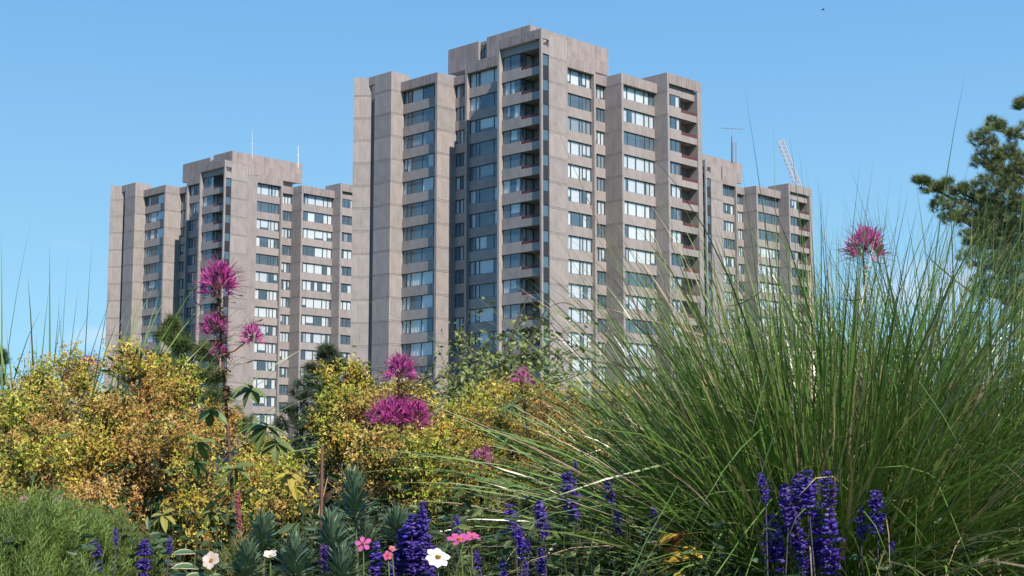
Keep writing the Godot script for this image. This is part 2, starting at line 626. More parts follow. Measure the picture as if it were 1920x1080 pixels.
func grass_clump(label: String, at: Vector3, count: int, radius: float, l0: float, l1: float, spread: float, dry: float, strays: int, salt: int, curls := 0, stout := 1.0) -> void:
	rng.seed = salt
	var t := thing("ornamental_grass", label, "grass clump", at, "ornamental grasses")
	var g := Buf.new()
	var d := Buf.new()
	for i in count + strays:
		var alone := i >= count
		var az := rnd(0, TAU)
		var r := radius * sqrt(rng.randf())
		var out := r / radius
		var tilt := spread * pow(rng.randf(), 1.25) * lerpf(0.5, 1.0, out) + rnd(0.0, 0.06)
		var l := lerpf(l0, l1, pow(rng.randf(), 1.4)) * (1.0 - 0.1 * out)
		var bend := rnd(0.1, 0.6) + tilt * rnd(0.1, 0.9) + (1.1 * rng.randf() if rng.randf() < 0.2 else 0.0)
		if alone:
			l = rnd(l1 * 0.88, l1 * 1.1)
			bend = rnd(0.05, 0.75) + (rnd(0.4, 1.2) if rng.randf() < 0.25 else 0.0)
			tilt = rnd(0.0, spread * 0.6)
		var a2 := az + rng.randfn(0, 0.45)
		var base := Vector3(cos(az) * r, -GROUND_SINK, sin(az) * r)
		var straw := rng.randf() < dry
		if straw and rng.randf() < 0.45:
			l *= rnd(0.6, 0.95)
			bend += rnd(0.8, 2.2)
		var pts := blade_path(base, a2, tilt, l, bend, 9 if not alone else 11, rnd(-0.35, 0.35), rnd(0.45, 0.9) if rng.randf() < 0.06 else 2.0)
		var side := Vector3(-sin(a2), 0, cos(a2)).rotated(Vector3.UP, rnd(-0.9, 0.9))
		var col: Color
		var tip: Color
		if straw:
			col = vary(Color(0.42, 0.33, 0.19), 0.35)
			tip = vary(Color(0.52, 0.40, 0.26), 0.35)
		else:
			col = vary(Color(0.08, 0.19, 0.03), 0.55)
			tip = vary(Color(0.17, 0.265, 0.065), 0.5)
			if rng.randf() < 0.12:
				tip = vary(Color(0.24, 0.2, 0.09), 0.3)
		var w := rnd(0.0034, 0.0082) if not alone else rnd(0.0042, 0.006)
		if alone:
			var one := Buf.new()
			one.ribbon(pts, side, rnd(-1.2, 1.2), w * stout, col, tip, 3.0)
			part(t, "blade", one.mesh(), mat["blade"])
		else:
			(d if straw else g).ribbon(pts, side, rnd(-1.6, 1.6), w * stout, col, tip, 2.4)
	for i in curls:
		var az := rnd(0.1, PI - 0.1)
		var r := rnd(0.32, 0.6)
		var p := Vector3(cos(az) * r, rnd(0.35, 0.95), sin(az) * r * 0.75)
		var pts := [p]
		var turn := rnd(-9.0, 9.0)
		var go := rnd(0, TAU)
		var l := rnd(0.05, 0.16)
		for k in 9:
			go += turn / 9.0 * rnd(0.2, 0.7)
			p += Vector3(cos(go), sin(go), rnd(-0.3, 0.3)) * (l / 9.0)
			pts.append(p)
		d.ribbon(pts, Vector3(rnd(-0.3, 0.3), 0.4, 1).normalized(), rnd(-1, 1), rnd(0.0025, 0.005), vary(Color(0.44, 0.33, 0.2), 0.3), vary(Color(0.5, 0.38, 0.26), 0.3), 3.0)
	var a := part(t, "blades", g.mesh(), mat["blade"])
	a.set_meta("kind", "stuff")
	if d.v.size():
		var b := part(t, "dry_blades", d.mesh(), mat["blade"])
		b.set_meta("kind", "stuff")


# a three-lobed papery seed capsule
func capsule_mesh(k: int) -> ArrayMesh:
	var key := "capsule %d" % k
	if not shared.has(key):
		rng.seed = 60 + k
		var b := Buf.new()
		for j in 3:
			var az := TAU * j / 3.0 + rnd(-0.3, 0.3)
			b.leaf(Vector3.ZERO, dir_of(az, rnd(0.5, 1.0)), Vector3.UP, rnd(0.8, 1.1), rnd(0.5, 0.7), 0.6, Color.WHITE, 2, 0.5, 0.5)
		shared[key] = b.mesh()
	return shared[key]


const TONES := [
	[Color(0.551, 0.455, 0.079), Color(0.625, 0.524, 0.137), Color(0.367, 0.379, 0.058), Color(0.487, 0.340, 0.065)],   # golden
	[Color(0.367, 0.417, 0.065), Color(0.504, 0.495, 0.094), Color(0.202, 0.282, 0.043), Color(0.570, 0.524, 0.137)],   # yellow green
	[Color(0.460, 0.233, 0.072), Color(0.551, 0.321, 0.108), Color(0.441, 0.310, 0.072), Color(0.625, 0.455, 0.194)],    # rusty orange
	[Color(0.460, 0.359, 0.094), Color(0.551, 0.446, 0.130), Color(0.276, 0.282, 0.058), Color(0.551, 0.359, 0.130)]]    # tawny


# plumes: [px, py, half width px, half height px, metres ahead, tone]
func seedhead_bush(label: String, plumes: Array, salt: int, group := "") -> void:
	rng.seed = salt
	var mid := Vector3.ZERO
	for p in plumes:
		mid += spot(p[0], p[1], p[4])
	mid /= plumes.size()
	var foot := Vector3(mid.x, 0, mid.z)
	var t := thing("seedhead_bush", label, "bush", foot, group)
	var stems := Buf.new()
	var where := [[], [], []]
	var tints := [[], [], []]
	var lw := []
	var lt := []
	for p in plumes:
		var c: Vector3 = spot(p[0], p[1], p[4]) - foot
		var per: float = p[4] / LENS
		var rx: float = p[2] * per
		var ry: float = p[3] * per
		var tone: Array = TONES[p[5]]
		var root := Vector3(c.x * 0.35, -GROUND_SINK, c.z * 0.35)
		var axis := [root, root.lerp(c, 0.5) + Vector3(rnd(-0.02, 0.02), 0, rnd(-0.02, 0.02)), c + Vector3(0, ry * 0.5, 0)]
		stems.tube(axis, 0.006, 0.002, 5, Color(0.24, 0.15, 0.06), Color(0.34, 0.17, 0.07))
		var vol: float = rx * ry
		var sprigs := int(clampf(vol * 19500.0, 140, 520))
		var lobes := []
		for j in 9:
			var ja := rnd(0, TAU)
			var ju := rnd(-0.75, 0.85)
			var jo := sqrt(1.0 - ju * ju * 0.9) * rnd(0.45, 0.85)
			lobes.append(Vector3(cos(ja) * jo, ju, sin(ja) * jo))
		for s in sprigs:
			var lobe: Vector3 = lobes[rng.randi_range(0, lobes.size() - 1)]
			var q := c + Vector3(lobe.x * rx + rng.randfn(0, rx * 0.24), lobe.y * ry + rng.randfn(0, ry * 0.24), lobe.z * rx + rng.randfn(0, rx * 0.24))
			var from := Vector3(lerpf(c.x, q.x, 0.12), q.y - absf(q.x - c.x) * 0.7 - ry * 0.25, lerpf(c.z, q.z, 0.12))
			stems.tube([from, from.lerp(q, 0.6) + Vector3(0, -0.01, 0), q], 0.0014, 0.0007, 3, Color(0.36, 0.17, 0.07), vary(Color(0.42, 0.26, 0.10), 0.3))
			var hue: Color = tone[rng.randi_range(0, 3)]
			if rng.randf() < 0.26:
				hue = TONES[rng.randi_range(0, 3)][rng.randi_range(0, 3)]
			var many := rng.randi_range(11, 20)
			for m in many:
				var o := Vector3(rng.randfn(0, 0.009), rng.randfn(0, 0.013), rng.randfn(0, 0.009))
				var k := rng.randi_range(0, 2)
				var size := rnd(0.0042, 0.0082)
				where[k].append(toward(Vector3(rng.randfn(0, 0.6), rnd(-0.1, 1), rng.randfn(0, 0.6)), rnd(0, TAU), Vector3(size, size * rnd(0.9, 1.5), size), q + o))
				tints[k].append(vary(hue, 0.4) if rng.randf() < 0.9 else vary(Color(0.13, 0.08, 0.035), 0.3))
			if rng.randf() < 0.45:
				var lz := rnd(0.022, 0.05)
				lw.append(toward(Vector3(q.x - c.x, rnd(-0.02, 0.06), q.z - c.z + 0.02), rnd(0, TAU), Vector3(lz * 0.22, lz, lz * 0.22), q - Vector3(0, 0.02, 0)))
				lt.append(vary(Color(0.07, 0.12, 0.035), 0.35))
		# leafy lower stem
		for s in 110:
			var f := rnd(0.25, 1.0)
			var q := root.lerp(c, f) + Vector3(rng.randfn(0, rx * 0.45), 0, rng.randfn(0, rx * 0.45))
			var lz := rnd(0.03, 0.06)
			lw.append(toward(Vector3(rng.randfn(0, 1), rnd(-0.3, 0.7), rng.randfn(0, 1)), rnd(0, TAU), Vector3(lz * 0.3, lz, lz * 0.3), q))
			lt.append(vary(Color(0.055, 0.10, 0.03), 0.35))
	var st := part(t, "stems", stems.mesh(), mat["stem"])
	st.set_meta("kind", "stuff")
	for k in 3:
		if where[k].size():
			scatter(t, "seed_capsules", capsule_mesh(k), mat["capsule"], where[k], tints[k])
	scatter(t, "leaves", blade_leaf_mesh(), mat["leaf"], lw, lt)


func blade_leaf_mesh() -> ArrayMesh:
	if not shared.has("blade_leaf"):
		var b := Buf.new()
		b.leaf(Vector3.ZERO, Vector3.UP, Vector3(0, 0, 1), 1.0, 1.0, 0.5, Color.WHITE, 4, 0.3, 0.42)
		shared["blade_leaf"] = b.mesh()
	return shared["blade_leaf"]


# a spidery flower head on a stem; head spots [px, py, radius px, tone]
func spider_flower(label: String, heads: Array, foot_px: float, ahead: float, leaves: Array, salt: int) -> void:
	rng.seed = salt
	var foot := spot(foot_px, 889, ahead)
	foot.y = 0
	var t := thing("spider_flower", label, "flower", foot, "pink spider flowers")
	var per := ahead / LENS
	var main: Vector3 = spot(heads[0][0], heads[0][1], ahead) - foot
	var axis := []
	for i in 9:
		var f := i / 8.0
		axis.append(Vector3(main.x * f * f + sin(f * 5.0) * 0.006, lerpf(-GROUND_SINK, main.y, f), main.z * f + cos(f * 4.0) * 0.005))
	var st := Buf.new()
	st.tube(axis, 0.0048, 0.003, 7, Color(0.14, 0.13, 0.05), Color(0.16, 0.07, 0.06))
	var first := true
	for hd in heads:
		var c: Vector3 = spot(hd[0], hd[1], ahead) - foot
		var r: float = hd[2] * per
		if not first:
			var from: Vector3 = main + Vector3(0, c.y - main.y - 0.045, 0)
			if from.y > main.y:
				from.y = main.y - 0.03
			st.tube([from, from.lerp(c, 0.5) + Vector3(0, -0.008, 0), c], 0.0026, 0.0016, 5, Color(0.2, 0.16, 0.06), Color(0.28, 0.09, 0.12))
		first = false
		var pale: float = hd[3]
		var base := Color(0.42, 0.025, 0.26).lerp(Color(0.68, 0.22, 0.40), pale)
		var fl := Buf.new()
		var th := Buf.new()
		var n := int(clampf(r * 700.0, 12, 40))
		for i in n:
			var az := i * 2.39996 + rnd(-0.3, 0.3)
			var f := (i + 0.5) / n
			var el := lerpf(1.35, -0.25, f) + rnd(-0.15, 0.15)
			var dr := dir_of(az, el)
			var stalk := r * rnd(0.42, 0.62)
			var p0 := c + Vector3(0, -r * 0.35 * f, 0)
			var p1 := p0 + dr * stalk
			th.tube([p0, p0.lerp(p1, 0.5) + Vector3(0, 0.002, 0), p1], 0.0006, 0.0005, 3, Color(0.25, 0.1, 0.1))
			var tone := base.lerp(Color(0.66, 0.22, 0.46), rng.randf() * 0.55)
			var up := (dr + Vector3(rnd(-0.3, 0.3), rnd(0.4, 1.2), rnd(-0.3, 0.3))).normalized()
			var side := up.cross(Vector3(0, 0, 1)).normalized()
			for k in 4:
				var pd := (up + side * (k - 1.5) * 0.34 + Vector3(0, 0, rnd(-0.25, 0.3))).normalized()
				fl.leaf(p1, pd, Vector3(rnd(-0.3, 0.3), 0.4, 1), r * rnd(0.45, 0.72), r * rnd(0.07, 0.12), rnd(-0.6, 0.8), vary(tone, 0.3), 4, 0.35, 0.62)
			for k in 6:
				var sd := (dr + Vector3(rnd(-0.5, 0.5), rnd(-0.4, 0.3), rnd(-0.5, 0.5))).normalized()
				var q := p1 + sd * r * rnd(0.5, 1.1)
				th.tube([p1, p1.lerp(q, 0.6) + Vector3(0, 0.003, 0), q], 0.00045, 0.0004, 3, Color(0.30, 0.07, 0.17))
		part(t, "flower_head", fl.mesh(), mat["petal"])
		var sm := part(t, "stamens", th.mesh(), mat["stem"])
		sm.set_meta("kind", "stuff")
	# thin seed pods and small bracts below the flowers
	var br := Buf.new()
	for i in 130:
		var f := rnd(0.0, 1.0)
		var y: float = main.y - 0.03 - f * 0.26
		var p := Vector3(main.x * pow(y / main.y, 2.0), y, main.z * y / main.y)
		var az := rnd(0, TAU)
		br.leaf(p, dir_of(az, rnd(0.1, 0.6)), Vector3.UP, rnd(0.014, 0.026), rnd(0.006, 0.009), rnd(0.4, 1.2), vary(Color(0.10, 0.13, 0.04).lerp(Color(0.24, 0.09, 0.06), rng.randf() * 0.6), 0.3), 3)
	for i in 34:
		var y: float = main.y - rnd(0.02, 0.22)
		var p := Vector3(main.x * pow(y / main.y, 2.0), y, main.z * y / main.y)
		var q := p + dir_of(rnd(0, TAU), rnd(-0.2, 0.6)) * rnd(0.05, 0.09)
		br.tube([p, p.lerp(q, 0.5) + Vector3(0, 0.006, 0), q], 0.0005, 0.0005, 3, Color(0.2, 0.12, 0.06))
		if rng.randf() < 0.5:
			br.blob(q, (q - p), 0.0016, rnd(0.012, 0.022), Color(0.07, 0.05, 0.05), 4)
	part(t, "bracts", br.mesh(), mat["leaf"])
	part(t, "stem", st.mesh(), mat["stem"])
	# palmate leaves: [px, py, size px, facing lean, hue 0 green 1 yellow]
	for l in leaves:
		var hub: Vector3 = spot(l[0], l[1], ahead - 0.03) - foot
		var b := Buf.new()
		var yat: float = hub.y - 0.02
		var from := Vector3(main.x * pow(maxf(yat, 0.0) / main.y, 2.0), yat, main.z * yat / main.y)
		b.tube([from, from.lerp(hub, 0.5) + Vector3(0, 0.012, 0), hub], 0.0014, 0.001, 4, Color(0.16, 0.16, 0.06))
		var hue := Color(0.135, 0.205, 0.06).lerp(Color(0.46, 0.36, 0.05), l[4])
		var m := rng.randi_range(5, 6)
		for k in m:
			var w := lerpf(-2.3, 2.3, k / (m - 1.0)) + rnd(-0.15, 0.15)
			var d := Vector3(sin(w + l[3]), cos(w + l[3]) * -0.6 - 0.15, rnd(-0.1, 0.8)).normalized()
			b.leaf(hub, d, Vector3(rnd(-0.5, 0.6), 0.85, rnd(0.1, 0.6)), l[2] * 0.85 * per * (1.0 - 0.1 * absf(k - 2.5)) * rnd(0.8, 1.1), l[2] * per * 0.3, rnd(0.3, 1.2), vary(hue, 0.2), 5, 0.3, 0.42)
		part(t, "leaf", b.mesh(), mat["leaf"])


func spike_mesh(k: int) -> ArrayMesh:
	var key := "spike %d" % k
	if not shared.has(key):
		rng.seed = 300 + k
		var b := Buf.new()
		var y := 0.0
		while y < 1.0:
			var env := sin(PI * clampf(0.14 + y * 0.8, 0, 1)) * (1.0 - 0.35 * y)
			var n := 7 if y < 0.85 else 4
			for i in n:
				if rng.randf() < 0.14:
					continue
				var az := TAU * i / n + rnd(0, 1.0)
				var d := dir_of(az, rnd(0.1, 0.75))
				var col := vary(Color(0.07, 0.035, 0.30), 0.45) if rng.randf() < 0.8 else vary(Color(0.13, 0.09, 0.45), 0.3)
				if rng.randf() < 0.12:
					col = Color(0.28, 0.24, 0.58)
				col = col.lerp(Color(0.16, 0.10, 0.36), 0.12 * (k % 4))
				b.blob(Vector3(0, y + rnd(-0.02, 0.02), 0) + d * 0.02, d + Vector3(0, 0.35, 0), 0.034 * rnd(0.7, 1.15), 0.10 * env * rnd(0.7, 1.25) + 0.02, col, 5)
				if rng.randf() < 0.55:
					var tip := Vector3(0, y, 0) + d * (0.10 * env + 0.02)
					b.leaf(tip, (d + Vector3(rnd(-0.3, 0.3), -0.5, rnd(-0.3, 0.3))).normalized(), Vector3(0.2, 1, 0.4), rnd(0.05, 0.08), rnd(0.04, 0.07), 0.6, vary(Color(0.11, 0.07, 0.44), 0.3), 2)
			y += rnd(0.05, 0.09) * (1.0 if rng.randf() < 0.8 else 1.9)
		shared[key] = b.mesh()
	return shared[key]


# a purple sage spike: top and foot of the flowering part in the frame
func sage(label: String, px: float, top: float, low: float, lean: float, ahead: float, group: String) -> void:
	var a := spot(px + lean, low, ahead)
	var b := spot(px, top, ahead)
	var foot := Vector3(a.x + rnd(-0.03, 0.03), 0, a.z + rnd(-0.03, 0.03))
	var t := thing("sage_spike", label, "flower", foot, group)
	var l := (b - a).length()
	var wide := minf(l * 1.7, 0.19) * rnd(0.9, 1.15)
	var k := rng.randi_range(0, 8)
	part(t, "flower_spike", spike_mesh(k), mat["petal"], toward(b - a, rnd(0, TAU), Vector3(wide, l, wide), a - foot))
	var s := Buf.new()
	s.tube([Vector3(0, -GROUND_SINK, 0), (a - foot) * 0.5 + Vector3(rnd(-0.01, 0.01), 0, 0), a - foot, b - foot], 0.0022, 0.001, 5, Color(0.10, 0.13, 0.05), Color(0.08, 0.04, 0.16))
	part(t, "stem", s.mesh(), mat["stem"])
	for i in 7:
		var f := rnd(0.35, 0.88)
		var lf := Buf.new()
		lf.leaf((a - foot) * f, dir_of(rnd(0, TAU), rnd(0.0, 0.7)), Vector3.UP, rnd(0.035, 0.06), rnd(0.012, 0.02), rnd(0.3, 1.0), vary(Color(0.06, 0.11, 0.04), 0.3), 4)
		part(t, "leaf", lf.mesh(), mat["leaf"])


# a bottle-brush shoot of narrow blue-green leaves, each leaf its own
func spurge(label: String, px: float, top: float, low: float, lean: float, long_px: float, ahead: float, group: String) -> void:
	var a := spot(px + lean, low, ahead)
	var b := spot(px, top, ahead)
	var foot := Vector3(a.x + lean * 0.0005, 0, a.z)
	var t := thing("spurge_shoot", label, "plant", foot, group)
	var per := ahead / LENS
	b -= (b - a).normalized() * long_px * per * 0.75
	var s := Buf.new()
	s.tube([Vector3(0, -GROUND_SINK, 0), (a - foot) * 0.6, a - foot, b - foot], 0.005, 0.0028, 6, Color(0.16, 0.13, 0.07), Color(0.14, 0.17, 0.07))
	part(t, "stem", s.mesh(), mat["stem"])
	var ax := (b - a).normalized()
	var n := int((b - a).length() / 0.0014)
	n = clampi(int(n * 1.9), 130, 230)
	for i in n:
		var f := float(i) / n
		var az := i * 2.39996
		var el := lerpf(0.15, 1.4, pow(f, 1.4)) + rnd(-0.15, 0.15)
		var p := a.lerp(b, f) - foot
		var d := (dir_of(az, el) + ax * 0.15).normalized()
		var key := "spurge leaf %d" % rng.randi_range(0, 5)
		if not shared.has(key):
			var lb := Buf.new()
			lb.leaf(Vector3.ZERO, Vector3.UP, Vector3(0, 0, 1), 1.0, rnd(0.10, 0.15), rnd(-0.3, 0.3), vary(Color(0.10, 0.165, 0.10), 0.5), 4, 0.35, 0.55)
			shared[key] = lb.mesh()
		var l := long_px * per * rnd(0.75, 1.1) * (1.0 - 0.2 * f)
		var sdx := d.cross(Vector3.UP if absf(d.y) < 0.97 else Vector3.RIGHT).normalized()
		part(t, "leaf", shared[key], mat["waxy"], Transform3D(Basis(sdx, d, sdx.cross(d)) * Basis.from_scale(Vector3.ONE * l), p))


# a daisy-shaped bloom
func daisy(label: String, px: float, py: float, r_px: float, ahead: float, face: Vector3, petal: Color, eye: Color, petals: int, cup: float, broad: float) -> void:
	var c := spot(px, py, ahead)
	var foot := Vector3(c.x + rnd(-0.02, 0.02), 0, c.z - 0.03)
	var t := thing("cosmos_flower", label, "flower", foot)
	c -= foot
	var r := r_px * ahead / LENS
	face = face.normalized()
	var x := face.cross(Vector3(0.1, 1, 0.2)).normalized()
	var y := x.cross(face)
	for k in petals:
		var w := TAU * k / petals + rnd(-0.1, 0.1)
		var d := (x * cos(w) + y * sin(w) + face * cup).normalized()
		var b := Buf.new()
		b.leaf(c, d, face, r * rnd(0.9, 1.08), r * broad, rnd(0.0, 0.5), vary(petal, 0.07), 5, 0.12, 0.66)
		part(t, "petal", b.mesh(), mat["petal"])
	var e := Buf.new()
	e.blob(c - face * r * 0.05, face, r * 0.2, r * 0.2, eye, 8)
	for i in 26:
		var o := (x * rng.randfn(0, 0.09) + y * rng.randfn(0, 0.09)) * r
		e.blob(c + o + face * r * 0.1, face, r * 0.035, r * 0.14, vary(eye, 0.3), 4)
	part(t, "flower_eye", e.mesh(), mat["petal"])
	var s := Buf.new()
	s.tube([Vector3(0, -GROUND_SINK, 0), c * 0.6 + Vector3(0.008, 0, 0), c - face * r * 0.06], 0.002, 0.0013, 5, Color(0.09, 0.14, 0.05), Color(0.14, 0.2, 0.07))
	part(t, "stem", s.mesh(), mat["stem"])


func feathery(label: String, px: float, py: float, wide: float, ahead: float, n: int, salt: int, tint: Color) -> void:
	rng.seed = salt
	if not shared.has("sprig"):
		var b := Buf.new()
		for i in 34:
			var f := i / 34.0
			var az := i * 2.4
			var p := Vector3(0.05 * sin(f * 3.0), f, 0)
			var d := dir_of(az, rnd(0.2, 0.9))
			var q := p + d * (0.42 - 0.25 * f)
			var m := p.lerp(q, 0.5) + Vector3(0, -0.02, 0)
			b.ribbon([p, m, q + Vector3(0, 0.04, 0)], d.cross(Vector3.UP).normalized(), 0.4, 0.017, Color.WHITE, Color.WHITE, 4.0)
		b.ribbon([Vector3.ZERO, Vector3(0.05, 0.5, 0), Vector3(0, 1.05, 0)], Vector3.RIGHT, 0.0, 0.03, Color.WHITE, Color.WHITE, 4.0)
		shared["sprig"] = b.mesh()
	var c := spot(px, py, ahead)
	var foot := Vector3(c.x, 0, c.z)
	var t := thing("feathery_plant", label, "plant", foot, "feathery green plants")
	c -= foot
	var r := wide * ahead / LENS
	var s := Buf.new()
	var where := []
	var tints := []
	for i in n:
		var az := rnd(0, TAU)
		var q := Vector3(cos(az), 0, sin(az)) * r * sqrt(rng.randf())
		var top := c.y * (1.0 - 0.35 * pow(q.length() / r, 2.0)) - rnd(0, 0.2)
		q.y = top
		where.append(toward(Vector3(q.x * 1.2 + rng.randfn(0, 0.25), 0.7, q.z * 1.2 + rng.randfn(0, 0.25)), rnd(0, TAU), Vector3.ONE * rnd(0.05, 0.085), q))
		tints.append(vary(tint, 0.4))
		if i % 8 == 0:
			s.tube([Vector3(q.x * 0.3, -GROUND_SINK, q.z * 0.3), Vector3(q.x * 0.7, top * 0.6, q.z * 0.7), q], 0.0014, 0.0006, 4, Color(0.08, 0.11, 0.03))
	part(t, "stems", s.mesh(), mat["stem"]).set_meta("kind", "stuff")
	scatter(t, "feathery_foliage", shared["sprig"], mat["leaf"], where, tints)


func understory() -> void:
	rng.seed = 77
	var o := thing("leafy_undergrowth", "dark leafy undergrowth filling the bed under the flowers", "undergrowth")
	o.set_meta("kind", "stuff")
	var where := []
	var tints := []
	var stalks := Buf.new()
	for i in 1500:
		var px := rnd(-60, 1980)
		var ahead := rnd(2.75, 4.3)
		var top := rnd(945, 1120) - (ahead - 2.9) * 45.0
		if px < 250:
			top += 30
		var q := spot(px, top, ahead)
		if q.y < 0.12:
			q.y = rnd(0.12, 0.3)
		stalks.tube([Vector3(q.x + rnd(-0.03, 0.03), -GROUND_SINK, q.z), q], 0.0016, 0.0008, 3, Color(0.08, 0.09, 0.03))
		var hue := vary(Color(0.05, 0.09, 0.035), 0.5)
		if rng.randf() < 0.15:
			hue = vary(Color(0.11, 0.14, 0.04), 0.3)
		for k in 16:
			var f := pow(rng.randf(), 0.6)
			var lz := rnd(0.016, 0.042)
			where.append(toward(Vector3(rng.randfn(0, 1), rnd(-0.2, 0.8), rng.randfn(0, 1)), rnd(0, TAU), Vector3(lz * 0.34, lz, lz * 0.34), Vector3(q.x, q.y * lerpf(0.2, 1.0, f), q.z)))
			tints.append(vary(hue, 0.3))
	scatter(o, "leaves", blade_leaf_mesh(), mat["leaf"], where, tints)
	part(o, "stems", stalks.mesh(), mat["stem"]).set_meta("kind", "stuff")


func tuft_mesh() -> ArrayMesh:
	if not shared.has("tuft"):
		rng.seed = 41
		var b := Buf.new()
		for i in 34:
			var d := (dir_of(i * 2.4, rnd(0.25, 1.2)) ).normalized()
			var p := Vector3(0, rnd(-0.35, 0.3), 0)
			var q := p + d * rnd(0.6, 1.0)
			var sd := d.cross(Vector3(0.2, 0.5, 0.8)).normalized() * 0.03
			b.tri(p - sd, q, p + sd, Color.WHITE)
		shared["tuft"] = b.mesh()
	return shared["tuft"]


# clumps: [px, py, half width px, half height px]; the trunk stands at trunk_px
func pine(label: String, clumps: Array, trunk_px: float, top_py: float, ahead: float, tuft: float, per_clump: float, hue: Color, salt: int) -> void:
	rng.seed = salt
	var foot := spot(trunk_px, 889, ahead)
	foot.y = 0
	var t := thing("pine_tree", label, "tree", foot, "dark green pines")
	var top: Vector3 = spot(trunk_px, top_py, ahead) - foot
	var per := ahead / LENS
	var wood := Buf.new()
	wood.tube([Vector3(0, -0.2, 0), Vector3(0.03, top.y * 0.4, 0.02), Vector3(-0.03, top.y * 0.75, 0), top], 0.02 + top.y * 0.02, 0.01, 8, Color(0.07, 0.045, 0.03), Color(0.10, 0.06, 0.04))
	part(t, "trunk", wood.mesh(), mat["bark"])
	var limbs := Buf.new()
	var where := []
	var tints := []
	for cl in clumps:
		var deep := rnd(-0.5, 0.5)
		var c: Vector3 = spot(cl[0], cl[1], ahead) - foot
		var rx: float = cl[2] * per
		var ry: float = cl[3] * per
		c.z += deep * rx
		var on := Vector3(0, clampf(c.y - absf(c.x) * 0.5, 0.2, top.y), 0)
		var bend := on.lerp(c, 0.5) + Vector3(0, -0.04 * absf(c.x), 0)
		limbs.tube([on, bend, c], 0.012 + 0.012 * absf(c.x), 0.008, 5, Color(0.08, 0.05, 0.035))
		var n := int(clampf(per_clump * rx * ry / (tuft * tuft) * 1.6, 40, 900))
		for i in n:
			var az := rnd(0, TAU)
			var up := rnd(-0.8, 1.0)
			var out := sqrt(maxf(0.0, 1.0 - up * up)) * pow(rng.randf(), 0.4)
			var o := Vector3(cos(az) * rx * out, up * ry * pow(rng.randf(), 0.4), sin(az) * rx * out)
			var d := Vector3(o.x / rx, 0.9 + o.y / ry * 0.4, o.z / rx) + Vector3(rng.randfn(0, 0.3), 0, rng.randfn(0, 0.3))
			where.append(toward(d, rnd(0, TAU), Vector3.ONE * tuft * rnd(0.75, 1.2), c + o))
			tints.append(vary(hue, 0.35))
			if i % 5 == 0:
				limbs.tube([c + Vector3(0, -ry * 0.4, 0), c + o], 0.006, 0.003, 3, Color(0.10, 0.065, 0.045))
	part(t, "limbs", limbs.mesh(), mat["bark"])
	scatter(t, "crown", tuft_mesh(), mat["needle"], where, tints)


func small_tree(label: String, tips: Array, trunk_px: float, fork_py: float, ahead: float, leaf: float, hue: Color, salt: int) -> void:
	rng.seed = salt
	var foot := spot(trunk_px, 889, ahead)
	foot.y = 0
	var t := thing("broadleaf_tree", label, "tree", foot, "")
	var fork: Vector3 = spot(trunk_px, fork_py, ahead) - foot
	var wood := Buf.new()
	wood.tube([Vector3(0, -0.2, 0), fork * 0.5 + Vector3(0.05, 0, 0), fork], 0.07, 0.035, 7, Color(0.12, 0.10, 0.075))
	part(t, "trunk", wood.mesh(), mat["bark"])
	var limbs := Buf.new()
	var where := []
	var tints := []
	for tp in tips:
		var c: Vector3 = spot(tp[0], tp[1], ahead + rnd(-0.7, 0.7)) - foot
		var mid := fork.lerp(c, 0.5) + Vector3(rnd(-0.1, 0.1), 0.1, 0)
		limbs.tube([fork * rnd(0.75, 1.0), mid, c], 0.022, 0.004, 5, Color(0.13, 0.105, 0.07))
		var twigs: int = tp[2]
		for k in twigs:
			var s := fork.lerp(c, rnd(0.3, 1.0))
			var q := s + Vector3(rng.randfn(0, 0.2), rng.randfn(0.06, 0.17), rng.randfn(0, 0.2))
			limbs.tube([s, q], 0.005, 0.002, 3, Color(0.13, 0.11, 0.06))
			for j in 15:
				var p := s.lerp(q, rnd(0.2, 1.1)) + Vector3(rng.randfn(0, 0.05), rng.randfn(0, 0.05), rng.randfn(0, 0.05))
				var lz := leaf * rnd(0.7, 1.2)
				where.append(toward(Vector3(rng.randfn(0, 0.7), rnd(-0.8, 0.5), rng.randfn(0, 0.7)), rnd(0, TAU), Vector3(lz * 0.6, lz, lz * 0.6), p))
				tints.append(vary(hue, 0.4))
	part(t, "limbs", limbs.mesh(), mat["bark"])
	scatter(t, "crown", blade_leaf_mesh(), mat["leaf"], where, tints)


# ------------------------------------------------------------------ small far things

func lattice(b: Buf, p0: Vector3, p1: Vector3, w: float, r: float, bays: int, col: Color) -> void:
	var ax := (p1 - p0).normalized()
	var s := ax.cross(Vector3(0, 0.2, 1)).normalized() * w * 0.5
	var d := ax.cross(s).normalized() * w * 0.5
	var ch := [s + d, s - d, -s - d, -s + d]
	for k in 4:
		b.tube([p0 + ch[k], p1 + ch[k]], r, r, 5, col)
		for i in bays:
			var a := p0.lerp(p1, float(i) / bays)
			var e := p0.lerp(p1, float(i + 1) / bays)
			b.tube([a + ch[k], e + ch[(k + 1) % 4]], r * 0.6, r * 0.6, 4, col)


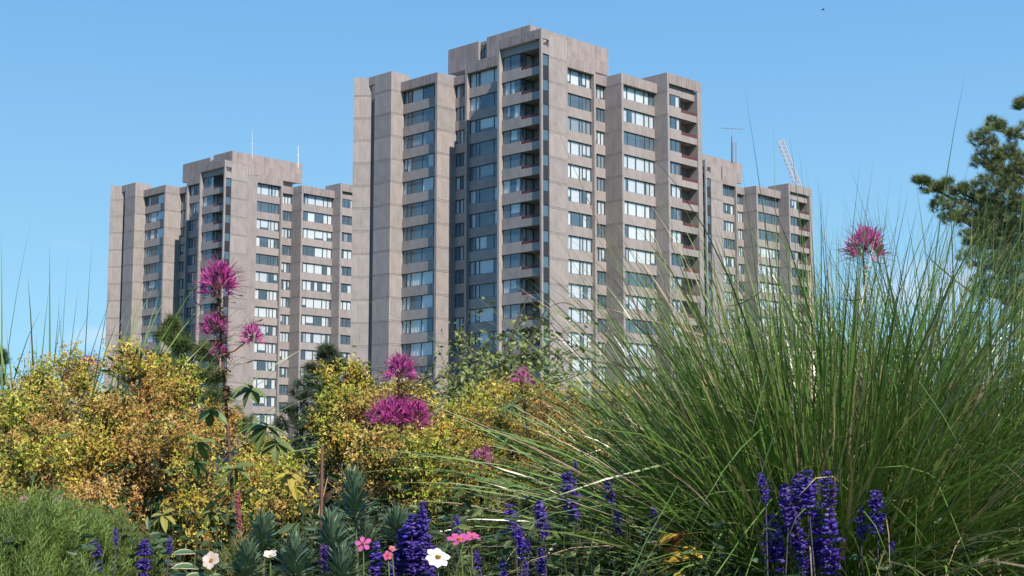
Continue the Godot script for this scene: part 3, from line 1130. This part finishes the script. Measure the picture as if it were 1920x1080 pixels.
func build_far_things() -> void:
	var crane := thing("tower_crane", "pale lattice crane jib slanting up above the farther tower roof", "crane", Vector3.ZERO)
	var jib := Buf.new()
	var tip := spot(1463, 263, 330)
	var heel := spot(1513, 392, 330)
	lattice(jib, tip, heel, 1.1, 0.1, 16, Color(0.62, 0.55, 0.54))
	part(crane, "jib", jib.mesh(), leafy(0.6, 0.4, 0.0))
	var mast := Buf.new()
	lattice(mast, Vector3(heel.x, 0, heel.z), heel, 1.8, 0.16, 30, Color(0.75, 0.72, 0.72))
	part(crane, "mast", mast.mesh(), leafy(0.6, 0.4, 0.0))
	# roof masts
	for a in [[995, 47, 27, 157.9, 0.035, "thin whip antenna on the roof of the front tower"], [473, 289, 246, 232.0, 0.05, "thin pale mast on the roof behind the spider flower"], [559, 306, 273, 232.0, 0.09, "short pale mast near the roof end of the farther tower"]]:
		var t := thing("roof_antenna", a[5], "antenna", Vector3.ZERO)
		var b := Buf.new()
		var p0 := spot(a[0], a[1] + 8, a[3])
		var p1 := spot(a[0], a[2], a[3])
		b.tube([p0, p1], a[4], a[4] * 0.6, 6, Color.WHITE)
		b.tube([p0.lerp(p1, 0.55) - Vector3(0.25, 0, 0), p0.lerp(p1, 0.55) + Vector3(0.25, 0, 0)], a[4] * 0.5, a[4] * 0.5, 5, Color.WHITE)
		part(t, "mast", b.mesh(), mat["steel"] if a[3] < 200 else mat["white_paint"])
	var tm := thing("roof_antenna", "rust brown mast and lattice with a wide aerial above the tall grass", "antenna", Vector3.ZERO)
	var b1 := Buf.new()
	b1.tube([spot(1372, 306, 216), spot(1372, 255, 216)], 0.1, 0.08, 6, Color.WHITE)
	part(tm, "mast", b1.mesh(), mat["rust_mast"])
	var b2 := Buf.new()
	lattice(b2, spot(1377, 306, 216), spot(1377, 266, 216), 0.5, 0.025, 8, Color.WHITE)
	b2.tube([spot(1372, 256, 216), spot(1372, 239, 216)], 0.025, 0.02, 5, Color.WHITE)
	b2.tube([spot(1353, 240, 216), spot(1392, 242, 216)], 0.05, 0.05, 5, Color.WHITE)
	for k in 7:
		var q := spot(1353 + k * 6.4, 240 + k * 0.33, 216)
		b2.tube([q - Vector3(0, 0, 0.5), q + Vector3(0, 0, 0.5)], 0.02, 0.02, 4, Color.WHITE)
	part(tm, "aerial", b2.mesh(), mat["steel"])
	# a bird far up
	var bird := thing("bird", "tiny dark bird gliding high in the clear sky", "bird", spot(1543.5, 18, 120))
	var w := Buf.new()
	w.blob(Vector3(-0.12, 0, 0), Vector3.RIGHT, 0.045, 0.26, Color.WHITE, 7)
	w.leaf(Vector3(0.02, 0.03, 0), Vector3(-0.3, 0.12, 1).normalized(), Vector3.UP, 0.32, 0.11, 0.3, Color.WHITE, 4)
	w.leaf(Vector3(0.02, 0.03, 0), Vector3(-0.3, 0.12, -1).normalized(), Vector3.UP, 0.32, 0.11, 0.3, Color.WHITE, 4)
	w.leaf(Vector3(-0.1, 0.02, 0), Vector3.LEFT, Vector3.UP, 0.12, 0.07, 0.0, Color.WHITE, 3)
	part(bird, "bird_body", w.mesh(), plain(lin(0.03, 0.03, 0.035), 0.8, 0.3))


# ------------------------------------------------------------------ the scene

func make_sky() -> void:
	var env := Environment.new()
	env.background_mode = Environment.BG_SKY
	var ps := ProceduralSkyMaterial.new()
	var e := 1.0 / 1.2
	ps.sky_top_color = lin(0.0, 0.165 * e, 0.68 * e)
	ps.sky_horizon_color = lin(0.45 * e, 0.85 * e, 1.06 * e)
	ps.sky_curve = 0.273
	ps.ground_bottom_color = lin(0.06, 0.06, 0.04)
	ps.ground_horizon_color = lin(0.25, 0.28, 0.25)
	ps.sun_angle_max = 1.0
	# a low bank of fair-weather haze and cloud all round the horizon
	var n := FastNoiseLite.new()
	n.seed = 544
	n.frequency = 0.9
	n.fractal_octaves = 5
	var w := 2048
	var im := Image.create(w, w / 2, false, Image.FORMAT_RGBA8)
	im.fill(Color(0, 0, 0, 0))
	for y in range(w / 4 - 160, w / 4):
		var el := (w / 4 - y - 0.5) * 180.0 / (w / 2.0)
		for x in w:
			var az := (x + 0.5) / w * TAU
			var p := Vector3(cos(az), 0, sin(az)) * 6.0
			var q := n.get_noise_3d(p.x, el * 0.42 + 3.0, p.z) * 0.5 + 0.5
			var band := smoothstep(0.0, 2.0, el) * (1.0 - smoothstep(5.0, 11.5, el))
			var k := 0.75 * smoothstep(0.60, 0.80, q) * band
			if k > 0.0:
				im.set_pixel(x, y, Color(0.60, 0.42, 0.28, k))
	ps.sky_cover = ImageTexture.create_from_image(im)
	ps.sky_cover_modulate = Color(1, 1, 1, 1)
	var sky := Sky.new()
	sky.sky_material = ps
	env.sky = sky
	env.tonemap_mode = Environment.TONE_MAPPER_LINEAR
	env.tonemap_exposure = 1.2
	env.sdfgi_enabled = true
	env.ssao_enabled = true
	env.ssil_enabled = true
	var we := WorldEnvironment.new()
	we.name = "surroundings"
	we.environment = env
	add_child(we)
	var sun := DirectionalLight3D.new()
	sun.name = "sun"
	sun.light_color = Color(1.0, 0.95, 0.9)
	sun.light_energy = 1.6
	sun.light_angular_distance = 0.53
	sun.shadow_enabled = true
	add_child(sun)
	sun.look_at_from_position(Vector3(0.531, 0.92, 0.886) * 50.0, Vector3.ZERO, Vector3.UP)


func _ready() -> void:
	var cam := Camera3D.new()
	cam.name = "camera"
	cam.fov = rad_to_deg(2.0 * atan(540.0 / LENS))
	cam.near = 0.05
	cam.far = 3000.0
	cam.position = Vector3(0, EYE, 0)
	cam.rotation = Vector3(PITCH, 0, 0)
	add_child(cam)
	cam.current = true
	make_sky()
	make_materials()
	# the setting
	var g := Buf.new()
	g.quad(Vector3(-1500, 0, 60), Vector3(-1500, 0, -2500), Vector3(1500, 0, -2500), Vector3(1500, 0, 60), Color.WHITE)
	structure("ground", g.mesh(), plain(lin(0.09, 0.11, 0.05), 0.95, 0.2))
	var bed := Buf.new()
	bed.quad(Vector3(-5, 0.006, -1.2), Vector3(-6, 0.006, -6.5), Vector3(6, 0.006, -6.5), Vector3(5, 0.006, -1.2), Color.WHITE)
	structure("soil_bed", bed.mesh(), plain(lin(0.045, 0.032, 0.022), 1.0, 0.1))
	build_towers()
	build_far_things()
	build_trees()
	build_bed()


func build_trees() -> void:
	pine("young pine with upright tufts in front of the farther tower", [[322, 612, 10, 14], [314, 640, 18, 16], [342, 650, 18, 16], [304, 690, 22, 20], [340, 700, 30, 24], [378, 665, 16, 18], [392, 705, 24, 22], [355, 740, 40, 28], [412, 752, 28, 24], [305, 735, 28, 26], [440, 800, 40, 34], [380, 800, 50, 34]], 338, 610, 15.0, 0.12, 7.0, Color(0.105, 0.145, 0.045), 501)
	pine("dense dark pine rising behind the golden bushes", [[612, 668, 16, 16], [632, 690, 20, 18], [600, 700, 30, 22], [575, 735, 34, 28], [630, 735, 36, 28], [560, 790, 40, 40], [610, 790, 44, 40], [670, 740, 28, 24], [700, 750, 24, 24], [570, 850, 46, 46], [630, 850, 50, 40], [560, 900, 40, 40]], 612, 665, 11.0, 0.085, 9.0, Color(0.05, 0.075, 0.035), 502)
	pine("large spreading pine behind the tall grass", [[1918, 196, 14, 14], [1905, 250, 26, 20], [1868, 232, 20, 16], [1838, 262, 24, 18], [1880, 285, 40, 26], [1850, 300, 32, 24], [1865, 345, 42, 30], [1910, 330, 34, 34], [1728, 340, 14, 9], [1752, 352, 26, 14], [1786, 352, 28, 18], [1770, 385, 28, 18], [1815, 365, 34, 24], [1830, 400, 46, 28], [1880, 400, 50, 34], [1790, 408, 30, 16], [1860, 450, 50, 36], [1910, 460, 44, 50], [1830, 490, 40, 26], [1880, 540, 60, 50], [1930, 600, 60, 60], [1890, 310, 40, 34], [1900, 370, 44, 40], [1850, 375, 40, 26], [1870, 425, 50, 34], [1905, 420, 40, 40], [1840, 440, 40, 26], [1895, 500, 50, 40]], 1985, 100, 16.0, 0.09, 9.0, Color(0.155, 0.195, 0.07), 503)
	pine("dark pine tip showing beyond the thin grass at the bed's edge", [[-2, 676, 14, 18], [-8, 710, 24, 30], [-20, 760, 40, 40]], -12, 660, 24.0, 0.14, 5.0, Color(0.04, 0.07, 0.03), 504)
	small_tree("small loose-leaved tree in front of the front tower", [[858, 616, 9], [905, 650, 10], [870, 670, 12], [845, 700, 12], [915, 700, 12], [965, 610, 6], [990, 556, 3], [1000, 625, 8], [1030, 566, 2], [1035, 640, 7], [1070, 655, 5], [940, 690, 12], [985, 690, 12], [1030, 700, 10], [880, 728, 16], [960, 730, 16], [1020, 735, 14], [820, 738, 9], [770, 745, 6], [1075, 710, 7]], 930, 790, 13.0, 0.052, Color(0.19, 0.23, 0.07), 505)
	small_tree("leafy sapling with pale twigs beside the magenta flower", [[702, 708, 3], [725, 745, 5], [800, 690, 4], [790, 720, 5], [830, 700, 3]], 750, 840, 9.0, 0.035, Color(0.15, 0.18, 0.06), 506)


func build_bed() -> void:
	understory()
	# golden seed-head bushes
	seedhead_bush("low golden bush at the bed's end under the thin grass", [[40, 755, 85, 70, 4.4, 1], [120, 730, 80, 62, 4.5, 0], [15, 840, 70, 80, 4.1, 1], [105, 830, 80, 80, 4.0, 3]], 601, "golden seed-head bushes")
	seedhead_bush("bush with a rusty orange plume under a yellow-green crest", [[262, 708, 62, 66, 4.2, 0], [272, 785, 72, 62, 4.1, 2], [205, 800, 60, 70, 4.1, 3], [330, 760, 52, 60, 4.2, 1]], 602, "golden seed-head bushes")
	seedhead_bush("rusty bush behind the feathery green plants", [[60, 900, 80, 66, 3.7, 1], [170, 900, 80, 76, 3.6, 0], [180, 955, 60, 50, 3.4, 2], [280, 880, 72, 80, 3.6, 2]], 603, "golden seed-head bushes")
	seedhead_bush("tawny bush around the stem of the tall spider flower", [[400, 805, 62, 50, 4.0, 2], [360, 870, 70, 70, 3.7, 3], [400, 940, 80, 70, 3.4, 1], [350, 990, 60, 50, 3.3, 0], [420, 1005, 60, 46, 3.3, 3]], 604, "golden seed-head bushes")
	seedhead_bush("small yellow-green bush beside the bare stake", [[500, 860, 52, 46, 3.9, 0], [520, 920, 52, 56, 3.6, 1], [470, 930, 60, 60, 3.5, 0], [548, 965, 40, 44, 3.4, 3]], 605, "golden seed-head bushes")
	seedhead_bush("golden bush with a round yellow crown beside the dark pine", [[645, 722, 46, 40, 4.3, 0], [630, 778, 50, 46, 4.2, 1], [672, 800, 52, 46, 4.1, 3], [650, 850, 56, 50, 3.9, 0]], 606, "golden seed-head bushes")
	seedhead_bush("golden bush spread around the double magenta flower", [[735, 770, 56, 46, 4.2, 3], [740, 850, 76, 66, 3.9, 0], [800, 800, 70, 56, 4.2, 0], [700, 880, 60, 56, 3.7, 3], [800, 890, 76, 60, 3.6, 1]], 607, "golden seed-head bushes")
	seedhead_bush("broad golden bush below the small loose-leaved tree", [[870, 790, 72, 52, 4.4, 1], [880, 850, 80, 66, 4.1, 0], [950, 770, 70, 52, 4.5, 0], [960, 840, 80, 70, 4.2, 0], [880, 910, 80, 56, 3.7, 1]], 608, "golden seed-head bushes")
	seedhead_bush("golden bush behind the arching blades of the tall grass", [[1040, 770, 76, 56, 4.5, 2], [1050, 845, 80, 70, 4.3, 0], [1120, 780, 76, 60, 4.6, 0], [1140, 860, 80, 66, 4.3, 3], [1210, 800, 70, 66, 4.6, 0]], 609, "golden seed-head bushes")
	seedhead_bush("small golden bush between the purple sage and the grass", [[1000, 910, 70, 50, 3.8, 0], [1100, 920, 70, 46, 3.8, 0], [1190, 910, 60, 46, 4.0, 3], [1260, 880, 50, 50, 4.2, 0]], 610, "golden seed-head bushes")
	# spider flowers
	spider_flower("tall magenta spider flower with drooping side blooms before the farther tower", [[410, 530, 39, 0.05], [402, 614, 28, 0.1], [473, 632, 25, 0.2], [412, 660, 18, 0.15]], 447, 3.25, [[440, 878, 62, 0.1, 0.1], [500, 800, 66, -0.7, 0.0], [395, 770, 56, 1.2, 0.0], [372, 830, 52, 0.9, 0.05], [366, 868, 44, 0.6, 0.0], [470, 730, 54, -0.8, 0.0], [545, 890, 48, -0.9, 0.85], [552, 912, 42, -0.4, 0.9], [395, 960, 42, 0.4, 0.1], [430, 960, 40, -0.2, 0.2], [520, 830, 56, -0.6, 0.1], [305, 965, 44, 0.4, 0.4]], 611)
	spider_flower("magenta spider flower in two tiers among the golden bushes", [[752, 698, 32, 0.0], [722, 782, 34, 0.0], [778, 785, 34, 0.0], [748, 778, 34, 0.0]], 752, 3.9, [], 612)
	spider_flower("pale pink spider flower tip before the small tree", [[980, 712, 20, 0.8]], 1020, 4.0, [[960, 760, 40, 0.5, 0.0], [1010, 840, 56, -0.4, 0.1], [950, 815, 50, 0.9, 0.0], [985, 880, 56, 0.2, 0.1]], 613)
	spider_flower("large magenta spider flower standing behind the tall grass", [[1622, 466, 40, 0.15]], 1640, 4.6, [], 614)
	spider_flower("low magenta spider flower half hidden behind the golden crest", [[166, 690, 22, 0.35]], 175, 4.9, [], 615)
	spider_flower("fading pink spider flower low among the golden bushes", [[905, 862, 22, 0.9]], 910, 3.5, [[920, 905, 60, 0.0, 0.1], [870, 910, 56, 0.7, 0.0], [960, 912, 56, -0.6, 0.1], [900, 950, 50, 0.2, 0.0]], 616)
	# grasses
	grass_clump("great clump of tall green grass behind the purple sage", spot(1545, 889, 3.35) * Vector3(1, 0, 1), 8500, 0.22, 0.70, 1.36, 1.38, 0.16, 70, 621, 130)
	grass_clump("second tall green grass clump beneath the spreading pine", spot(1800, 889, 3.65) * Vector3(1, 0, 1), 7000, 0.24, 0.78, 1.42, 1.35, 0.16, 26, 622, 70)
	grass_clump("thin dark grass rising behind the low golden bush", spot(85, 889, 4.9) * Vector3(1, 0, 1), 300, 0.26, 1.05, 1.5, 1.0, 0.05, 16, 623, 0, 1.5)
	grass_clump("wispy straw grass in front of the dark pine", spot(535, 889, 3.9) * Vector3(1, 0, 1), 46, 0.06, 0.62, 0.86, 0.5, 0.85, 10, 624)
	# purple sage
	rng.seed = 631
	for s in [[1424, 886, 942, 12], [1446, 968, 1072, 14], [1470, 906, 985, 8], [1497, 888, 975, 2], [1514, 884, 965, 4], [1484, 950, 1030, 6], [1550, 880, 965, 8], [1527, 960, 1062, 10], [1556, 962, 1078, 2], [1505, 1000, 1075, 4]]:
		sage("purple sage spike in the cluster against the tall grass", s[0], s[1], s[2], s[3], rnd(2.68, 2.8), "sage spikes before the tall grass")
	for s in [[1643, 918, 1000, 2], [1612, 948, 1010, 4]]:
		sage("purple sage spike in the pair apart from the cluster", s[0], s[1], s[2], s[3], rnd(2.7, 2.8), "pair of sage spikes")
	sage("short single purple sage bud low before the grass", 1674, 1014, 1044, -4, 2.72, "")
	for s in [[1064, 884, 970, 10], [1079, 862, 882, 0], [1138, 898, 952, 10], [1158, 955, 1000, 4], [1226, 950, 1000, 2]]:
		sage("purple sage spike shaded by arching grass blades", s[0], s[1], s[2], s[3], rnd(2.95, 3.1), "sage spikes under the grass")
	for s in [[953, 944, 1005, 14], [972, 985, 1048, 8], [1010, 938, 1008, 12], [1014, 1030, 1085, 0], [989, 1010, 1036, 3], [893, 1034, 1090, 2], [943, 1048, 1090, 2], [986, 1050, 1085, -2]]:
		sage("purple sage spike near the pale pink buds", s[0], s[1], s[2], s[3], rnd(2.7, 2.85), "sage spikes in the middle of the bed")
	for s in [[795, 944, 1010, -4], [770, 968, 1060, 4], [784, 975, 1085, 2], [803, 1000, 1085, -2], [757, 985, 1085, 4], [740, 1020, 1090, 2], [775, 1020, 1092, 0], [810, 1030, 1090, -4]]:
		sage("deep purple sage spike in the dense tuft beside the white bloom", s[0], s[1], s[2], s[3], rnd(2.66, 2.78), "sage tuft beside the white bloom")
	sage("dark sage spike behind the pink bloom", 855, 966, 1012, 2, 2.9, "")
	for s in [[705, 1012, 1085, 0], [608, 1020, 1078, 4]]:
		sage("purple sage spike among the blue-green shoots", s[0], s[1], s[2], s[3], 2.62, "sage spikes among the shoots")
	for s in [[176, 1014, 1090, 12], [217, 990, 1022, 0], [272, 1014, 1082, -4], [318, 1004, 1036, 0]]:
		sage("lilac sage spike beside the feathery green plants", s[0], s[1], s[2], s[3], rnd(2.75, 2.9), "sage spikes by the feathery plants")
	# blue-green spurge shoots
	rng.seed = 641
	spurge("tallest blue-green spurge shoot beside the bare stake", 655, 868, 985, 14, 62, 2.75, "blue-green spurge shoots")
	for s in [[600, 948, 1060, 40, 62, 2.65], [738, 938, 1025, 14, 56, 2.8], [548, 990, 1090, 6, 58, 2.6], [690, 960, 1070, -10, 56, 2.85], [640, 1010, 1110, 0, 60, 2.6]]:
		spurge("blue-green spurge shoot below the tallest one", s[0], s[1], s[2], s[3], s[4], s[5], "blue-green spurge shoots")
	for s in [[492, 952, 1032, 2, 50, 2.75], [462, 1000, 1092, 2, 54, 2.65]]:
		spurge("small dark spurge shoot beside the red stem", s[0], s[1], s[2], s[3], s[4], s[5], "blue-green spurge shoots")
	# feathery plants at the corner
	feathery("wide feathery green plant at the bed's corner", 70, 955, 170, 2.9, 2100, 651, Color(0.18, 0.27, 0.06))
	feathery("feathery green plant behind the lilac sage spikes", 190, 985, 130, 3.0, 1200, 652, Color(0.18, 0.25, 0.06))
	feathery("small feathery sprig under the white bloom", 860, 1065, 60, 2.75, 160, 653, Color(0.15, 0.2, 0.05))
	feathery("pale feathery sprig between the red stem and the shoots", 432, 1040, 50, 2.8, 160, 654, Color(0.2, 0.23, 0.06))
	# blooms
	rng.seed = 661
	daisy("white daisy-shaped bloom with a yellow eye by the purple sage", 821, 1046, 25, 2.62, Vector3(0.15, 0.75, 0.7), Color(0.82, 0.82, 0.80), Color(0.62, 0.38, 0.03), 8, 0.15, 0.62)
	daisy("pink bloom on edge beside the white one", 862, 1014, 26, 2.7, Vector3(-0.1, 1.0, 0.3), Color(0.66, 0.13, 0.34), Color(0.55, 0.25, 0.05), 8, 0.3, 0.5)
	daisy("small pink bloom peeping over another pink bloom", 884, 1008, 18, 2.78, Vector3(0.2, 0.9, 0.35), Color(0.66, 0.13, 0.34), Color(0.55, 0.25, 0.05), 8, 0.35, 0.5)
	daisy("pink five-petalled bloom among the blue-green shoots", 681, 1020, 16, 2.6, Vector3(-0.1, 0.35, 0.9), Color(0.66, 0.15, 0.38), Color(0.6, 0.3, 0.05), 5, 0.1, 0.6)
	daisy("small rosy bloom low by the sage tuft", 727, 1042, 10, 2.6, Vector3(0, 0.4, 0.9), Color(0.62, 0.12, 0.26), Color(0.6, 0.3, 0.1), 5, 0.2, 0.8)
	daisy("tiny orange and pink bloom over the rosy one", 735, 1030, 8, 2.62, Vector3(0.3, 0.7, 0.6), Color(0.60, 0.2, 0.2), Color(0.6, 0.25, 0.04), 5, 0.5, 0.8)
	daisy("cream ragged bloom beside the variegated leaves", 397, 1052, 20, 2.65, Vector3(-0.3, 0.5, 0.8), Color(0.74, 0.60, 0.54), Color(0.6, 0.36, 0.1), 6, 0.5, 0.75)
	daisy("cream cupped bloom between two dark shoots", 507, 1044, 16, 2.55, Vector3(-0.1, 0.85, 0.5), Color(0.78, 0.72, 0.56), Color(0.6, 0.42, 0.1), 6, 0.8, 0.75)
	for p in [[45, 938, 10, "faded pink tuft over the middle of the feathery plant"], [110, 936, 9, "paler pink tuft beside the rusty bush above the feathery plant"]]:
		daisy(p[3], p[0], p[1], p[2], 3.2, Vector3(0, 0.6, 0.8), Color(0.50, 0.24, 0.28), Color(0.4, 0.2, 0.2), 14, 0.5, 0.4)
	rng.seed = 671
	# pale-edged leaves at the bottom
	var v := thing("variegated_plant", "plant with white-edged green leaves beside the cream bloom", "plant", spot(352, 889, 2.66) * Vector3(1, 0, 1))
	for p in [[345, 1032, 44, -0.6], [350, 1058, 52, 0.2], [372, 1076, 46, 0.5], [335, 1078, 46, -0.9], [412, 1078, 40, 0.9]]:
		var c: Vector3 = spot(p[0], p[1], 2.66) - v.position
		var lf := Buf.new()
		var d := Vector3(-0.8 + p[3] * 0.4, 0.35, 0.5).normalized()
		var l: float = p[2] * 2.66 / LENS
		lf.leaf(c - d * l * 0.5, d, Vector3(0.1, 0.9, 0.4), l, l * 0.5, 0.6, Color(0.62, 0.62, 0.42), 5, 0.2)
		lf.leaf(c - d * l * 0.48 + Vector3(0, 0.0015, 0.001), d, Vector3(0.1, 0.9, 0.4), l * 0.92, l * 0.3, 0.6, Color(0.10, 0.17, 0.07), 5, 0.2)
		lf.tube([Vector3(0, -GROUND_SINK, 0), (c - d * l * 0.5) * Vector3(0.6, 0.6, 0.6), c - d * l * 0.5], 0.002, 0.0015, 4, Color(0.14, 0.14, 0.06))
		part(v, "leaf", lf.mesh(), mat["leaf"])
	# knobbly red stem
	var rs := thing("seed_stalk", "knobbly dark red seed stalk with a bent tip", "plant", spot(452, 889, 2.85) * Vector3(1, 0, 1))
	var rb := Buf.new()
	var r0: Vector3 = spot(450, 1010, 2.85) - rs.position
	var r1: Vector3 = spot(445, 922, 2.85) - rs.position
	rb.tube([Vector3(0, -GROUND_SINK, 0), r0, r1], 0.004, 0.003, 6, Color(0.16, 0.06, 0.05), Color(0.30, 0.10, 0.10))
	rb.tube([r1, r1 + Vector3(0.004, 0.008, 0), r1 + Vector3(0.012, 0.014, 0)], 0.001, 0.0006, 4, Color(0.4, 0.3, 0.2))
	for i in 240:
		var f := rng.randf()
		var az := rnd(0, TAU)
		rb.blob(r0.lerp(r1, f) + dir_of(az, 0.0) * 0.0028, dir_of(az, 0.3), 0.0014, 0.003, vary(Color(0.34, 0.11, 0.12), 0.3), 4)
	part(rs, "stalk", rb.mesh(), mat["stem"])
	# bare stake and the pale stone behind it
	var sk := thing("garden_stake", "thin bare reddish stake beside the tallest spurge shoot", "stake", spot(603, 889, 3.3) * Vector3(1, 0, 1))
	var sb := Buf.new()
	sb.tube([Vector3(0, -0.1, 0), Vector3(0.002, 0.35, 0), spot(604, 838, 3.3) - sk.position], 0.0042, 0.0036, 7, Color(0.20, 0.10, 0.075))
	part(sk, "rod", sb.mesh(), mat["stem"])
	# yellow leaves half hidden by the grass
	var yl := thing("yellowing_plant", "plant with broad yellow leaves half hidden under the grass", "plant", spot(1262, 889, 2.95) * Vector3(1, 0, 1))
	for p in [[1270, 1040, 60, 0.3, 0], [1262, 1072, 56, -0.2, 0], [1246, 1008, 44, 0.9, 0], [1256, 1020, 70, 1.3, 1], [1300, 1030, 44, -0.6, 0]]:
		var c: Vector3 = spot(p[0], p[1], 2.95) - yl.position
		var lf := Buf.new()
		var d := Vector3(0.7 * cos(p[3]), 0.5 * sin(p[3]) + 0.2, 0.4).normalized()
		var l: float = p[2] * 2.95 / LENS
		var hue := Color(0.52, 0.34, 0.05) if p[4] == 0 else Color(0.16, 0.07, 0.02)
		lf.leaf(c - d * l * 0.5, d, Vector3(0, 0.8, 0.6), l, l * 0.5, 0.7, vary(hue, 0.1), 5, 0.2)
		lf.tube([Vector3(0, -GROUND_SINK, 0), (c - d * l * 0.5) * 0.6, c - d * l * 0.5], 0.0016, 0.001, 4, Color(0.2, 0.17, 0.06))
		part(yl, "leaf", lf.mesh(), mat["leaf"])
